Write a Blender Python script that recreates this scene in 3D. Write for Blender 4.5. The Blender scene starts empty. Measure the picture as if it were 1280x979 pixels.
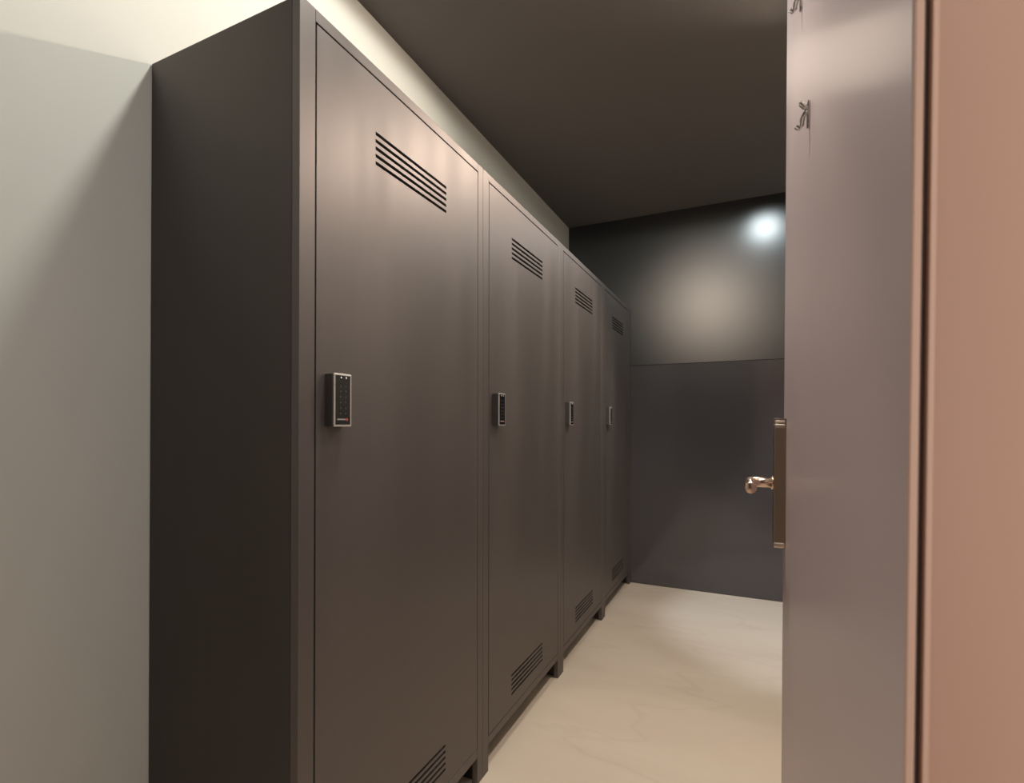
import bpy, bmesh, math, random
from mathutils import Vector, Matrix
random.seed(4)
S = bpy.context.scene
COL = S.collection

# ------------------------------------------------------------------ camera
CAM = Vector((0.7966, -0.7316, 1.1589))
cd = bpy.data.cameras.new('camera')
cd.sensor_fit = 'HORIZONTAL'; cd.sensor_width = 36.0
cd.lens = 36.0 * 642.95 / 1280.0
cd.shift_y = 36.63 / 1280.0
cd.clip_start = 0.02
cd.dof.use_dof = True; cd.dof.focus_distance = 2.2; cd.dof.aperture_fstop = 8.0
cam = bpy.data.objects.new('camera', cd); COL.objects.link(cam)
cam.location = CAM
cam.rotation_euler = (math.radians(90) + 0.006, -0.0007, 0.4341)
S.camera = cam

# ------------------------------------------------------------------ world, exposure
w = bpy.data.worlds.new('world'); S.world = w; w.use_nodes = True
w.node_tree.nodes['Background'].inputs[0].default_value = (0.9, 0.92, 1.0, 1)
w.node_tree.nodes['Background'].inputs[1].default_value = 0.05
S.view_settings.view_transform = 'Standard'; S.view_settings.look = 'None'
S.view_settings.exposure = 0.0; S.view_settings.gamma = 1.0
S.view_settings.use_curve_mapping = False

# ------------------------------------------------------------------ lights
def point(name, loc, power, col, rad):
    l = bpy.data.lights.new(name, 'POINT'); l.energy = power; l.color = col; l.shadow_soft_size = rad
    o = bpy.data.objects.new(name, l); o.location = loc; COL.objects.link(o); return o
def spot(name, loc, aim, power, col, rad, ang, blend):
    l = bpy.data.lights.new(name, 'SPOT'); l.energy = power; l.color = col; l.shadow_soft_size = rad
    l.spot_size = math.radians(ang); l.spot_blend = blend
    o = bpy.data.objects.new(name, l); o.location = loc
    o.rotation_euler = (Vector(aim) - Vector(loc)).to_track_quat('-Z', 'Y').to_euler()
    COL.objects.link(o); return o
def area(name, loc, aim, power, col, sx, sy):
    l = bpy.data.lights.new(name, 'AREA'); l.energy = power; l.color = col
    l.shape = 'RECTANGLE'; l.size = sx; l.size_y = sy
    o = bpy.data.objects.new(name, l); o.location = loc
    o.rotation_euler = (Vector(aim) - Vector(loc)).to_track_quat('-Z', 'Y').to_euler()
    COL.objects.link(o); return o
NEAR = spot('ceiling_light_near', (0.36, 0.27, 2.64), (0.36, 0.27, 0), 38, (0.98, 1.0, 0.92), 0.05, 179, 0.05)
BEAM = spot('ceiling_light_near_beam', (0.50, 0.27, 2.63), (0.50, 0.27, 0), 28, (1.0, 0.86, 0.70), 0.05, 54, 0.25)
AIMED = spot('added_spot_far_wall_glow', (0.36, 0.27, 2.60), (0.56, 3.05, 2.02), 85, (1.0, 0.74, 0.55), 0.18, 26, 0.8)  # unseen spot added to make the warm glow on the far wall
MID = spot('ceiling_light_middle', (1.00, 1.55, 2.62), (0.66, 1.03, 1.62), 78, (1.0, 0.84, 0.70), 0.035, 140, 0.35)
MIDL = spot('added_spot_middle_left', (0.46, 1.55, 2.60), (0.46, 1.55, 0), 4.5, (1.0, 0.84, 0.70), 0.16, 170, 0.3)  # companion to MID, added for its highlight on the far wall
FAR = spot('ceiling_light_far', (0.895, 2.72, 2.60), (0.895, 2.72, 0), 14, (0.86, 0.97, 1.0), 0.09, 170, 0.4)
FARB = spot('ceiling_light_far_beam', (1.05, 2.60, 2.60), (1.15, 2.60, 0), 84, (0.76, 0.88, 1.0), 0.05, 42, 0.5)
FILL = area('added_fill_overhead', (1.0, -0.60, 2.62), (1.0, -0.60, 0), 11, (0.94, 0.97, 1.0), 0.3, 0.3)  # unseen overhead fill, added to lift the shaded left wall
SIDE = area('added_fill_jamb', (1.20, -1.25, 1.25), (1.20, -0.375, 1.20), 3.0, (1.0, 0.95, 0.90), 0.4, 1.8)  # unseen panel added only to light the jamb
SIDE.data.spread = math.radians(62)

# ------------------------------------------------------------------ materials
def mat(name, rgb, rough=0.5, metal=0.0, spec=0.5, emit=None, bump=0.0, scale=200, var=0.0, vscale=3.0, aniso=0.0, arot=0.0, stretch=None, rvar=0.0):
    m = bpy.data.materials.new(name); m.use_nodes = True
    n = m.node_tree.nodes; L = m.node_tree.links; b = n['Principled BSDF']
    b.inputs['Base Color'].default_value = (*rgb, 1); b.inputs['Roughness'].default_value = rough
    b.inputs['Metallic'].default_value = metal; b.inputs['Specular IOR Level'].default_value = spec
    tc = n.new('ShaderNodeTexCoord')
    mp = n.new('ShaderNodeMapping'); L.new(tc.outputs['Object'], mp.inputs[0])
    if stretch: mp.inputs['Scale'].default_value = stretch
    if var > 0:
        t = n.new('ShaderNodeTexNoise'); t.inputs['Scale'].default_value = vscale; t.inputs['Detail'].default_value = 4
        L.new(mp.outputs[0], t.inputs[0])
        r = n.new('ShaderNodeMapRange'); r.inputs[1].default_value = 0.3; r.inputs[2].default_value = 0.7
        r.inputs[3].default_value = 1 - var; r.inputs[4].default_value = 1 + var
        L.new(t.outputs[0], r.inputs[0])
        h = n.new('ShaderNodeHueSaturation'); h.inputs['Color'].default_value = (*rgb, 1)
        L.new(r.outputs[0], h.inputs['Value']); L.new(h.outputs[0], b.inputs['Base Color'])
        if rvar > 0:
            r2 = n.new('ShaderNodeMapRange'); r2.inputs[1].default_value = 0.3; r2.inputs[2].default_value = 0.7
            r2.inputs[3].default_value = rough - rvar; r2.inputs[4].default_value = rough + rvar
            L.new(t.outputs[0], r2.inputs[0]); L.new(r2.outputs[0], b.inputs['Roughness'])
    if bump > 0:
        t = n.new('ShaderNodeTexNoise'); t.inputs['Scale'].default_value = scale; t.inputs['Detail'].default_value = 3
        L.new(mp.outputs[0], t.inputs[0])
        bp = n.new('ShaderNodeBump'); bp.inputs['Strength'].default_value = bump; bp.inputs['Distance'].default_value = 0.002
        L.new(t.outputs[0], bp.inputs['Height']); L.new(bp.outputs[0], b.inputs['Normal'])
    if aniso > 0:
        tg = n.new('ShaderNodeTangent'); tg.direction_type = 'RADIAL'; tg.axis = 'Z'
        b.inputs['Anisotropic'].default_value = aniso; b.inputs['Anisotropic Rotation'].default_value = arot
        L.new(tg.outputs[0], b.inputs['Tangent'])
    if emit:
        b.inputs['Emission Color'].default_value = (*emit[0], 1); b.inputs['Emission Strength'].default_value = emit[1]
    return m

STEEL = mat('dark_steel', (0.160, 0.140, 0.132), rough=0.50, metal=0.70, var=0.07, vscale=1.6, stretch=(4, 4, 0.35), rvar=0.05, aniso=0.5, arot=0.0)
STEEL_SHADE = mat('shaded_steel', (0.085, 0.074, 0.069), rough=0.5, metal=0.7, var=0.06, vscale=1.6, stretch=(4, 4, 0.35))  # same steel as the doors, darkened to paint the unlit sides
STEEL_IN = mat('locker_inside', (0.010, 0.009, 0.008), rough=0.9)
PLASTER = mat('plaster', (0.68, 0.66, 0.60), rough=0.75, var=0.03, vscale=1.5, bump=0.05, scale=90)
DARKPAINT = mat('dark_paint', (0.06, 0.055, 0.05), rough=0.7)
CEIL = mat('ceiling_paint', (0.15, 0.135, 0.128), rough=0.9, spec=0.2)
FARTOP = mat('far_panel_satin', (0.020, 0.020, 0.021), rough=0.36, spec=1.0)
FARLOW = mat('far_panel_gloss', (0.088, 0.083, 0.090), rough=0.12, spec=0.6)
SEAM = mat('panel_seam', (0.02, 0.018, 0.016), rough=0.6)
PINK = mat('painted_timber', (0.50, 0.285, 0.205), rough=0.6, var=0.02, vscale=4, bump=0.03, scale=300)
LEAF = mat('door_lacquer', (0.60, 0.48, 0.49), rough=0.50, metal=0.12, var=0.04, vscale=1.6, rvar=0.03)
LEAFBACK = mat('door_back_veneer', (0.50, 0.27, 0.13), rough=0.5)
LEDGE = mat('bead_and_highlight', (0.64, 0.40, 0.30), rough=0.5)  # bead colour, also used for the painted highlight on the jamb
BLACK = mat('gap_shade', (0.07, 0.04, 0.033), rough=0.8)  # stands in for the shade inside the gap
LEAF.node_tree.nodes['Principled BSDF'].inputs['Coat Weight'].default_value = 0.2
LEAF.node_tree.nodes['Principled BSDF'].inputs['Coat Roughness'].default_value = 0.2
NICKEL = mat('brushed_nickel', (0.72, 0.54, 0.44), rough=0.24, metal=1.0, aniso=0.4)
CAPM = mat('cap_metal', (0.85, 0.74, 0.60), rough=0.26, metal=1.0)
NICKEL_D = mat('brushed_nickel_plate', (0.42, 0.34, 0.27), rough=0.33, metal=1.0, aniso=0.5)
CHROME = mat('chrome', (0.75, 0.73, 0.70), rough=0.12, metal=1.0)
SILVER = mat('keypad_silver', (0.72, 0.68, 0.65), rough=0.35, metal=0.7)
SILVER_SHADE = mat('keypad_silver_shaded', (0.20, 0.19, 0.185), rough=0.35, metal=0.9)  # silver darkened to paint the shade on the keypad sides
GLASS = mat('keypad_black_glass', (0.008, 0.007, 0.007), rough=0.15)
KEY = mat('keypad_legend', (0.05, 0.048, 0.046), rough=0.4)
LOGO = mat('keypad_print', (0.30, 0.27, 0.25), rough=0.5)
RED = mat('keypad_red_mark', (0.45, 0.06, 0.06), rough=0.5)
LEDM = mat('keypad_led', (0.7, 0.65, 0.6), rough=0.3, emit=((1.0, 0.9, 0.8), 0.35))

def floor_mat():
    m = mat('floor_stone', (0.52, 0.41, 0.30), rough=0.38, spec=0.4)
    n = m.node_tree.nodes; L = m.node_tree.links; b = n['Principled BSDF']
    tc = n.new('ShaderNodeTexCoord')
    mp = n.new('ShaderNodeMapping'); mp.inputs['Rotation'].default_value = (0, 0, 0.7); mp.inputs['Scale'].default_value = (0.7, 2.0, 1)
    L.new(tc.outputs['Object'], mp.inputs[0])
    # broad clouds
    a = n.new('ShaderNodeTexNoise'); a.inputs['Scale'].default_value = 1.6; a.inputs['Detail'].default_value = 6; a.inputs['Distortion'].default_value = 0.6
    L.new(mp.outputs[0], a.inputs[0])
    ra = n.new('ShaderNodeValToRGB')
    ra.color_ramp.elements[0].position = 0.3; ra.color_ramp.elements[0].color = (0.70, 0.585, 0.47, 1)
    ra.color_ramp.elements[1].position = 0.7; ra.color_ramp.elements[1].color = (0.79, 0.68, 0.56, 1)
    L.new(a.outputs[0], ra.inputs[0])
    # thin veins: narrow band of a distorted noise
    v = n.new('ShaderNodeTexNoise'); v.inputs['Scale'].default_value = 1.1; v.inputs['Detail'].default_value = 5; v.inputs['Roughness'].default_value = 0.45
    L.new(mp.outputs[0], v.inputs[0])
    s = n.new('ShaderNodeMath'); s.operation = 'SUBTRACT'; s.inputs[1].default_value = 0.5; L.new(v.outputs[0], s.inputs[0])
    ab = n.new('ShaderNodeMath'); ab.operation = 'ABSOLUTE'; L.new(s.outputs[0], ab.inputs[0])
    rv = n.new('ShaderNodeMapRange'); rv.inputs[1].default_value = 0.0; rv.inputs[2].default_value = 0.012
    rv.inputs[3].default_value = 0.16; rv.inputs[4].default_value = 0.0; L.new(ab.outputs[0], rv.inputs[0])
    mx = n.new('ShaderNodeMix'); mx.data_type = 'RGBA'; mx.inputs['B'].default_value = (0.50, 0.40, 0.31, 1)
    L.new(rv.outputs[0], mx.inputs['Factor']); L.new(ra.outputs[0], mx.inputs['A'])
    L.new(mx.outputs['Result'], b.inputs['Base Color'])
    rr = n.new('ShaderNodeMapRange'); rr.inputs[3].default_value = 0.3; rr.inputs[4].default_value = 0.42
    L.new(a.outputs[0], rr.inputs[0]); L.new(rr.outputs[0], b.inputs['Roughness'])
    return m
FLOOR = floor_mat()

# ------------------------------------------------------------------ mesh helpers
def bx(bm, x0, x1, y0, y1, z0, z1):
    v = [bm.verts.new((x, y, z)) for z in (z0, z1) for y in (y0, y1) for x in (x0, x1)]
    for f in ((0, 2, 3, 1), (4, 5, 7, 6), (0, 1, 5, 4), (2, 6, 7, 3), (0, 4, 6, 2), (1, 3, 7, 5)):
        bm.faces.new([v[i] for i in f])
def obj(name, bm, m, parent=None, bevel=0.0, seg=2, smooth=False):
    me = bpy.data.meshes.new(name)
    bmesh.ops.recalc_face_normals(bm, faces=bm.faces)
    if smooth:
        for f in bm.faces: f.smooth = True
    bm.to_mesh(me); bm.free(); me.materials.append(m)
    o = bpy.data.objects.new(name, me); COL.objects.link(o)
    if parent: o.parent = parent
    if bevel > 0:
        md = o.modifiers.new('bevel', 'BEVEL'); md.width = bevel; md.segments = seg
        md.limit_method = 'ANGLE'; md.angle_limit = math.radians(40)
    return o
def box(name, dims, m, parent=None, bevel=0.0, seg=2):
    bm = bmesh.new(); bx(bm, *dims); return obj(name, bm, m, parent, bevel, seg)
def tube(bm, pts, radii, n=20):
    pts = [Vector(p) for p in pts]; rings = []
    if not isinstance(radii, (list, tuple)): radii = [radii] * len(pts)
    for i, p in enumerate(pts):
        t = (pts[min(i + 1, len(pts) - 1)] - pts[max(i - 1, 0)]).normalized()
        ref = Vector((0, 0, 1)) if abs(t.z) < 0.9 else Vector((1, 0, 0))
        a = t.cross(ref).normalized(); b = t.cross(a)
        rings.append([bm.verts.new(p + (a * math.cos(2 * math.pi * k / n) + b * math.sin(2 * math.pi * k / n)) * radii[i]) for k in range(n)])
    for i in range(len(rings) - 1):
        for k in range(n):
            bm.faces.new((rings[i][k], rings[i][(k + 1) % n], rings[i + 1][(k + 1) % n], rings[i + 1][k]))
    bm.faces.new(rings[0]); bm.faces.new(rings[-1])
def empty(name, loc=(0, 0, 0), rot=(0, 0, 0)):
    o = bpy.data.objects.new(name, None); o.location = loc; o.rotation_euler = rot
    o.empty_display_size = 0.1; COL.objects.link(o); return o
def tag(o, label, cat, group=None):
    o['label'] = label; o['category'] = cat
    if group: o['group'] = group
    return o
def struct(o, label=None, cat=None):
    o['kind'] = 'structure'
    if label: o['label'] = label
    if cat: o['category'] = cat
    return o

# ------------------------------------------------------------------ setting
LW = 0.7596; LH = 2.0; LD = 0.4736; N = 4; YF = 3.0503; C = 2.6715
XR = 1.42; YB = -3.2
struct(box('floor', (-LD - 0.1, XR + 0.1, YB - 0.1, YF + 0.1, -0.06, 0.0), FLOOR), 'beige polished stone floor with faint veins', 'floor')
struct(box('ceiling', (-LD - 0.1, XR + 0.1, YB - 0.1, YF + 0.1, C, C + 0.06), CEIL), 'flat dark brown painted ceiling', 'ceiling')
struct(box('wall_left', (-LD - 0.1, -LD, YB, YF, 0, C), PLASTER), 'pale plaster wall behind and before the lockers', 'wall')
struct(box('wall_right', (XR, XR + 0.1, YB, YF, 0, C), PLASTER), 'pale plaster wall hidden behind the open door', 'wall')
struct(box('wall_back', (-LD - 0.1, XR + 0.1, YB - 0.1, YB, 0, C), DARKPAINT), 'dark wall behind the viewpoint', 'wall')
wf = struct(box('wall_far', (-LD - 0.1, XR + 0.1, YF + 0.012, YF + 0.1, 0, C), SEAM), 'dark satin panelled wall closing the locker aisle', 'wall')
ZS = 1.585
box('upper_panel', (-LD, XR, YF, YF + 0.012, ZS + 0.0015, C), FARTOP, wf)
lp = box('lower_panel', (-LD, XR, YF + 0.0005, YF + 0.012, 0.004, ZS - 0.0015), FARLOW, wf)
lp['label'] = 'glossier dark lower panel below the fine joint'

# front wall pier beside the viewpoint (out of focus, pinkish)
def ang(deg, y):            # world x of the ray that leaves the camera at this bearing, at depth y
    return CAM.x + math.tan(math.radians(deg)) * (y - CAM.y)
YP = -0.375
px0 = ang(13.94, YP)
tr = empty('trim_1', (px0, YP, CAM.z), (0, 0.015, 0))
struct(tr, 'pinkish beige door jamb close at the right edge', 'door frame')
box('jamb_board', (0.0, XR - px0, 0.0, 0.018, -CAM.z, C - CAM.z), PINK, tr, bevel=0.0026, seg=4)
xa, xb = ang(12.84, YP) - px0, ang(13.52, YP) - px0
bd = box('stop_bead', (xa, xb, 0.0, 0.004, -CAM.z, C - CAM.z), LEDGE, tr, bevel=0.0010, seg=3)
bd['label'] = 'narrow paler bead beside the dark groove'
eb = box('edge_highlight', (0.0004, ang(14.45, YP) - px0, -0.0012, -0.0001, -CAM.z, C - CAM.z), LEDGE, tr, bevel=0.0005)  # paler strip that paints a highlight on the jamb edge
eb['label'] = 'painted highlight along the edge of the jamb'
gr = box('gap_shade_strip', (xb - 0.0005, 0.003, 0.0045, 0.014, -CAM.z, C - CAM.z), BLACK, tr)  # near-black strip painting the shade of the gap beside the jamb
gr['label'] = 'dark strip painting the shade in the groove'

# ------------------------------------------------------------------ lockers
def holed_plate(name, x0, x1, ys, zs, holes, m, parent):
    """plate in the YZ plane (front x1, back x0) whose grid cells in holes are cut right through"""
    bm = bmesh.new(); V = {}
    def v(s, i, j):
        k = (s, i, j)
        if k not in V: V[k] = bm.verts.new(((x1 if s else x0), ys[i], zs[j]))
        return V[k]
    ny, nz = len(ys) - 1, len(zs) - 1
    solid = lambda i, j: 0 <= i < ny and 0 <= j < nz and (i, j) not in holes
    for i in range(ny):
        for j in range(nz):
            if not solid(i, j): continue
            bm.faces.new((v(1, i, j), v(1, i + 1, j), v(1, i + 1, j + 1), v(1, i, j + 1)))
            bm.faces.new((v(0, i, j), v(0, i, j + 1), v(0, i + 1, j + 1), v(0, i + 1, j)))
            for di, dj, a, b in ((-1, 0, (i, j), (i, j + 1)), (1, 0, (i + 1, j + 1), (i + 1, j)),
                                 (0, -1, (i + 1, j), (i, j)), (0, 1, (i, j + 1), (i + 1, j + 1))):
                if not solid(i + di, j + dj):
                    bm.faces.new((v(0, *a), v(1, *a), v(1, *b), v(0, *b)))
    return obj(name, bm, m, parent)

SL, SR = 0.041, 0.034                       # front stile widths
DT, DB = 1.974, 0.117                       # door opening top, bottom
def make_locker():
    r = empty('locker')
    # side panels run down to the floor
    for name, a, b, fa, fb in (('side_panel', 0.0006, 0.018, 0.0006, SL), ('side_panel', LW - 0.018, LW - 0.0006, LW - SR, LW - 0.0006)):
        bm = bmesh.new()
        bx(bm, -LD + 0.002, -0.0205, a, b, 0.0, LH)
        obj(name, bm, STEEL_SHADE, r, bevel=0.0008)
        box('front_stile', (-0.020, 0.0, fa, fb, 0.0, LH), STEEL, r, bevel=0.0012)
    box('top_rail', (-0.020, 0.0, SL + 0.0006, LW - SR - 0.0006, DT, LH - 0.0004), STEEL, r, bevel=0.001)
    box('bottom_rail', (-0.020, 0.0, SL + 0.0006, LW - SR - 0.0006, 0.086, DB - 0.003), STEEL, r, bevel=0.0015)
    box('top_panel', (-LD + 0.002, -0.0205, 0.0185, LW - 0.0185, LH - 0.018, LH - 0.0005), STEEL, r)
    box('bottom_panel', (-LD + 0.002, -0.0205, 0.0185, LW - 0.0185, 0.088, 0.106), STEEL_IN, r)
    box('back_panel', (-LD + 0.002, -LD + 0.008, 0.0185, LW - 0.0185, 0.1065, LH - 0.0185), STEEL_IN, r)
    # door with two sets of five cut slots
    y0, y1 = SL + 0.0045, LW - SR - 0.0025
    z0, z1 = DB, DT - 0.0035
    va, vb = 0.226, 0.535
    def slots(za, zb):
        p = (zb - za - 0.0085) / 4
        out = []
        for k in range(5): out += [za + k * p, za + k * p + 0.0085]
        return out
    lo, hi = slots(0.162, 0.238), slots(1.768, 1.846)
    zs = [z0] + lo + hi + [z1]; ys = [y0, va, vb, y1]
    holes = {(1, j) for j in (1, 3, 5, 7, 9, 11, 13, 15, 17, 19)}
    d = holed_plate('door', -0.017, -0.0008, ys, zs, holes, STEEL, r)
    box('door_lining', (-0.045, -0.036, y0, y1, z0, z1), STEEL_IN, d)
    # keypad lock
    ka, kb, kc, kd, t = 0.0690, 0.1195, 1.153, 1.2635, 0.025
    k = box('keypad_lock', (-0.0006, t - 0.0042, ka + 0.0004, kb - 0.0004, kc + 0.0004, kd - 0.0004), SILVER_SHADE, r, bevel=0.0015, seg=3)
    box('front_frame', (t - 0.004, t, ka, kb, kc, kd), SILVER, k, bevel=0.0015, seg=3)
    k['label'] = 'silver keypad lock with black face'
    box('glass_panel', (t - 0.001, t + 0.0006, ka + 0.0035, kb - 0.0045, kc + 0.004, kd - 0.004), GLASS, k)
    for row in range(6):
        for c in range(2):
            yy = ka + 0.0175 + c * 0.0145; zz = kd - 0.026 - row * 0.0115
            bm = bmesh.new(); tube(bm, [(t + 0.0004, yy, zz), (t + 0.0011, yy, zz)], [0.0022, 0.0020], 12)
            obj('key_button', bm, KEY, k)
    for c in range(2):
        yy = ka + 0.019 + c * 0.0145
        bm = bmesh.new(); tube(bm, [(t + 0.0004, yy, kd - 0.0085), (t + 0.0014, yy, kd - 0.0085)], [0.0018, 0.0014], 12)
        obj('indicator_light', bm, LEDM, k)
    box('printed_bar', (t + 0.0004, t + 0.0009, ka + 0.008, ka + 0.032, kc + 0.0135, kc + 0.0165), LOGO, k)
    box('red_mark', (t + 0.0004, t + 0.0011, ka + 0.0335, ka + 0.0385, kc + 0.0120, kc + 0.0175), RED, k)
    return r
def copy_tree(o, parent=None):
    c = o.copy(); COL.objects.link(c)
    if parent: c.parent = parent
    for ch in list(o.children): copy_tree(ch, c)
    return c
G = 'dark steel lockers in a row along the left wall'
labels = ['dark steel locker nearest the viewpoint, its dark side panel showing beside the pale wall',
          'second dark steel locker of the row, right after the big one with the visible side',
          'third dark steel locker of the row, just before the last and darkest one',
          'last and darkest steel locker of the row, standing against the dark far wall']
first = make_locker()
for i in range(N):
    o = first if i == 0 else copy_tree(first)
    o.location = (0, i * LW, 0)
    tag(o, labels[i], 'locker', G)

# ------------------------------------------------------------------ open door at the right
hx, hy = ang(12.84, -0.344), -0.344
fx, fy = ang(3.0, 0.507), 0.507
rz = math.atan2(fy - hy, fx - hx); DL = math.hypot(fx - hx, fy - hy)
TILT = 0.0090
dr = empty('door_1', (hx, hy, CAM.z), (TILT, 0, rz))
struct(dr, 'open lacquered door seen nearly edge-on at the right, with lever handle', 'door')
ZB, ZT = 0.012 - CAM.z, 2.20 - CAM.z
box('leaf', (0.0, DL, -0.006, 0.0, ZB, ZT), LEAF, dr, bevel=0.001)
cr = box('leaf_core', (0.03, DL - 0.0005, -0.040, -0.0065, ZB, ZT), LEAFBACK, dr); cr['label'] = 'brown back of the door'
# lock case standing proud of the leaf, brass-toned caps at both ends
c0, c1 = DL - 0.0915, DL - 0.0505
c0, c1 = DL - 0.052, DL - 0.012
T = 0.0215
zt, zb = 1.1705 - CAM.z, 0.9045 - CAM.z
lc = box('lock_case', (c0, c1, 0.0002, T, zb + 0.012, zt - 0.018), NICKEL_D, dr, bevel=0.0012); lc['label'] = 'long brushed lock case'
box('end_cap', (c0 - 0.0005, c1 + 0.0005, 0.0002, T + 0.0003, zt - 0.0172, zt - 0.0105), CAPM, dr, bevel=0.0031, seg=5)
box('end_cap', (c0 - 0.0005, c1 + 0.0005, 0.0002, T + 0.0003, zt - 0.0100, zt - 0.0030), CAPM, dr, bevel=0.0031, seg=5)
box('end_cap', (c0 - 0.0005, c1 + 0.0005, 0.0002, T + 0.0003, zb + 0.0005, zb + 0.0115), CAPM, dr, bevel=0.0031, seg=5)
box('cover_plate', (c0 - 0.001, c1 + 0.001, 0.0002, T + 0.0006, zt - 0.0028, zt), NICKEL_D, dr, bevel=0.0005)
# lever handle: flared neck, elbow, grip pointing back to the hinges
cm = (c0 + c1) / 2; zl = 1.036 - CAM.z
bm = bmesh.new()
pts = [(cm, T - 0.001, zl), (cm, T + 0.004, zl), (cm, T + 0.005, zl), (cm, T + 0.034, zl)]
rad = [0.0145, 0.0140, 0.0105, 0.0105]
R0 = 0.012
for k in range(1, 7):
    a = math.pi / 2 * k / 6
    pts.append((cm - R0 * (1 - math.cos(a)), T + 0.034 + R0 * math.sin(a), zl)); rad.append(0.0108)
pts += [(cm - 0.115, T + 0.046, zl), (cm - 0.117, T + 0.046, zl)]; rad += [0.0112, 0.0098]
tube(bm, pts, rad, 28)
lh = obj('lever_handle', bm, NICKEL, dr, smooth=True); lh['label'] = 'polished metal lever handle'
# two small chrome coat hooks high on the leaf
def hook(s, z):
    bm = bmesh.new()
    bx(bm, s - 0.007, s + 0.007, 0.0002, 0.003, z - 0.019, z + 0.017)
    h = obj('coat_hook', bm, CHROME, dr, bevel=0.0012); h['label'] = 'small chrome coat hook'
    bm = bmesh.new()
    tube(bm, [(s, 0.002, z + 0.004), (s, 0.006, z + 0.002), (s, 0.009, z - 0.006), (s, 0.010, z - 0.015), (s, 0.0135, z - 0.020), (s, 0.017, z - 0.016)],
         [0.0036, 0.0036, 0.0036, 0.0034, 0.0032, 0.0036], 14)
    obj('hook_arm', bm, CHROME, h, smooth=True)
    bm = bmesh.new()
    tube(bm, [(s, 0.002, z + 0.008), (s, 0.007, z + 0.011), (s, 0.010, z + 0.016), (s, 0.011, z + 0.019)], [0.0034, 0.0034, 0.0042, 0.0030], 14)
    obj('hook_peg', bm, CHROME, h, smooth=True)
    return h
hook(DL - 0.375, 0.455)
hook(DL - 0.270, 0.705)
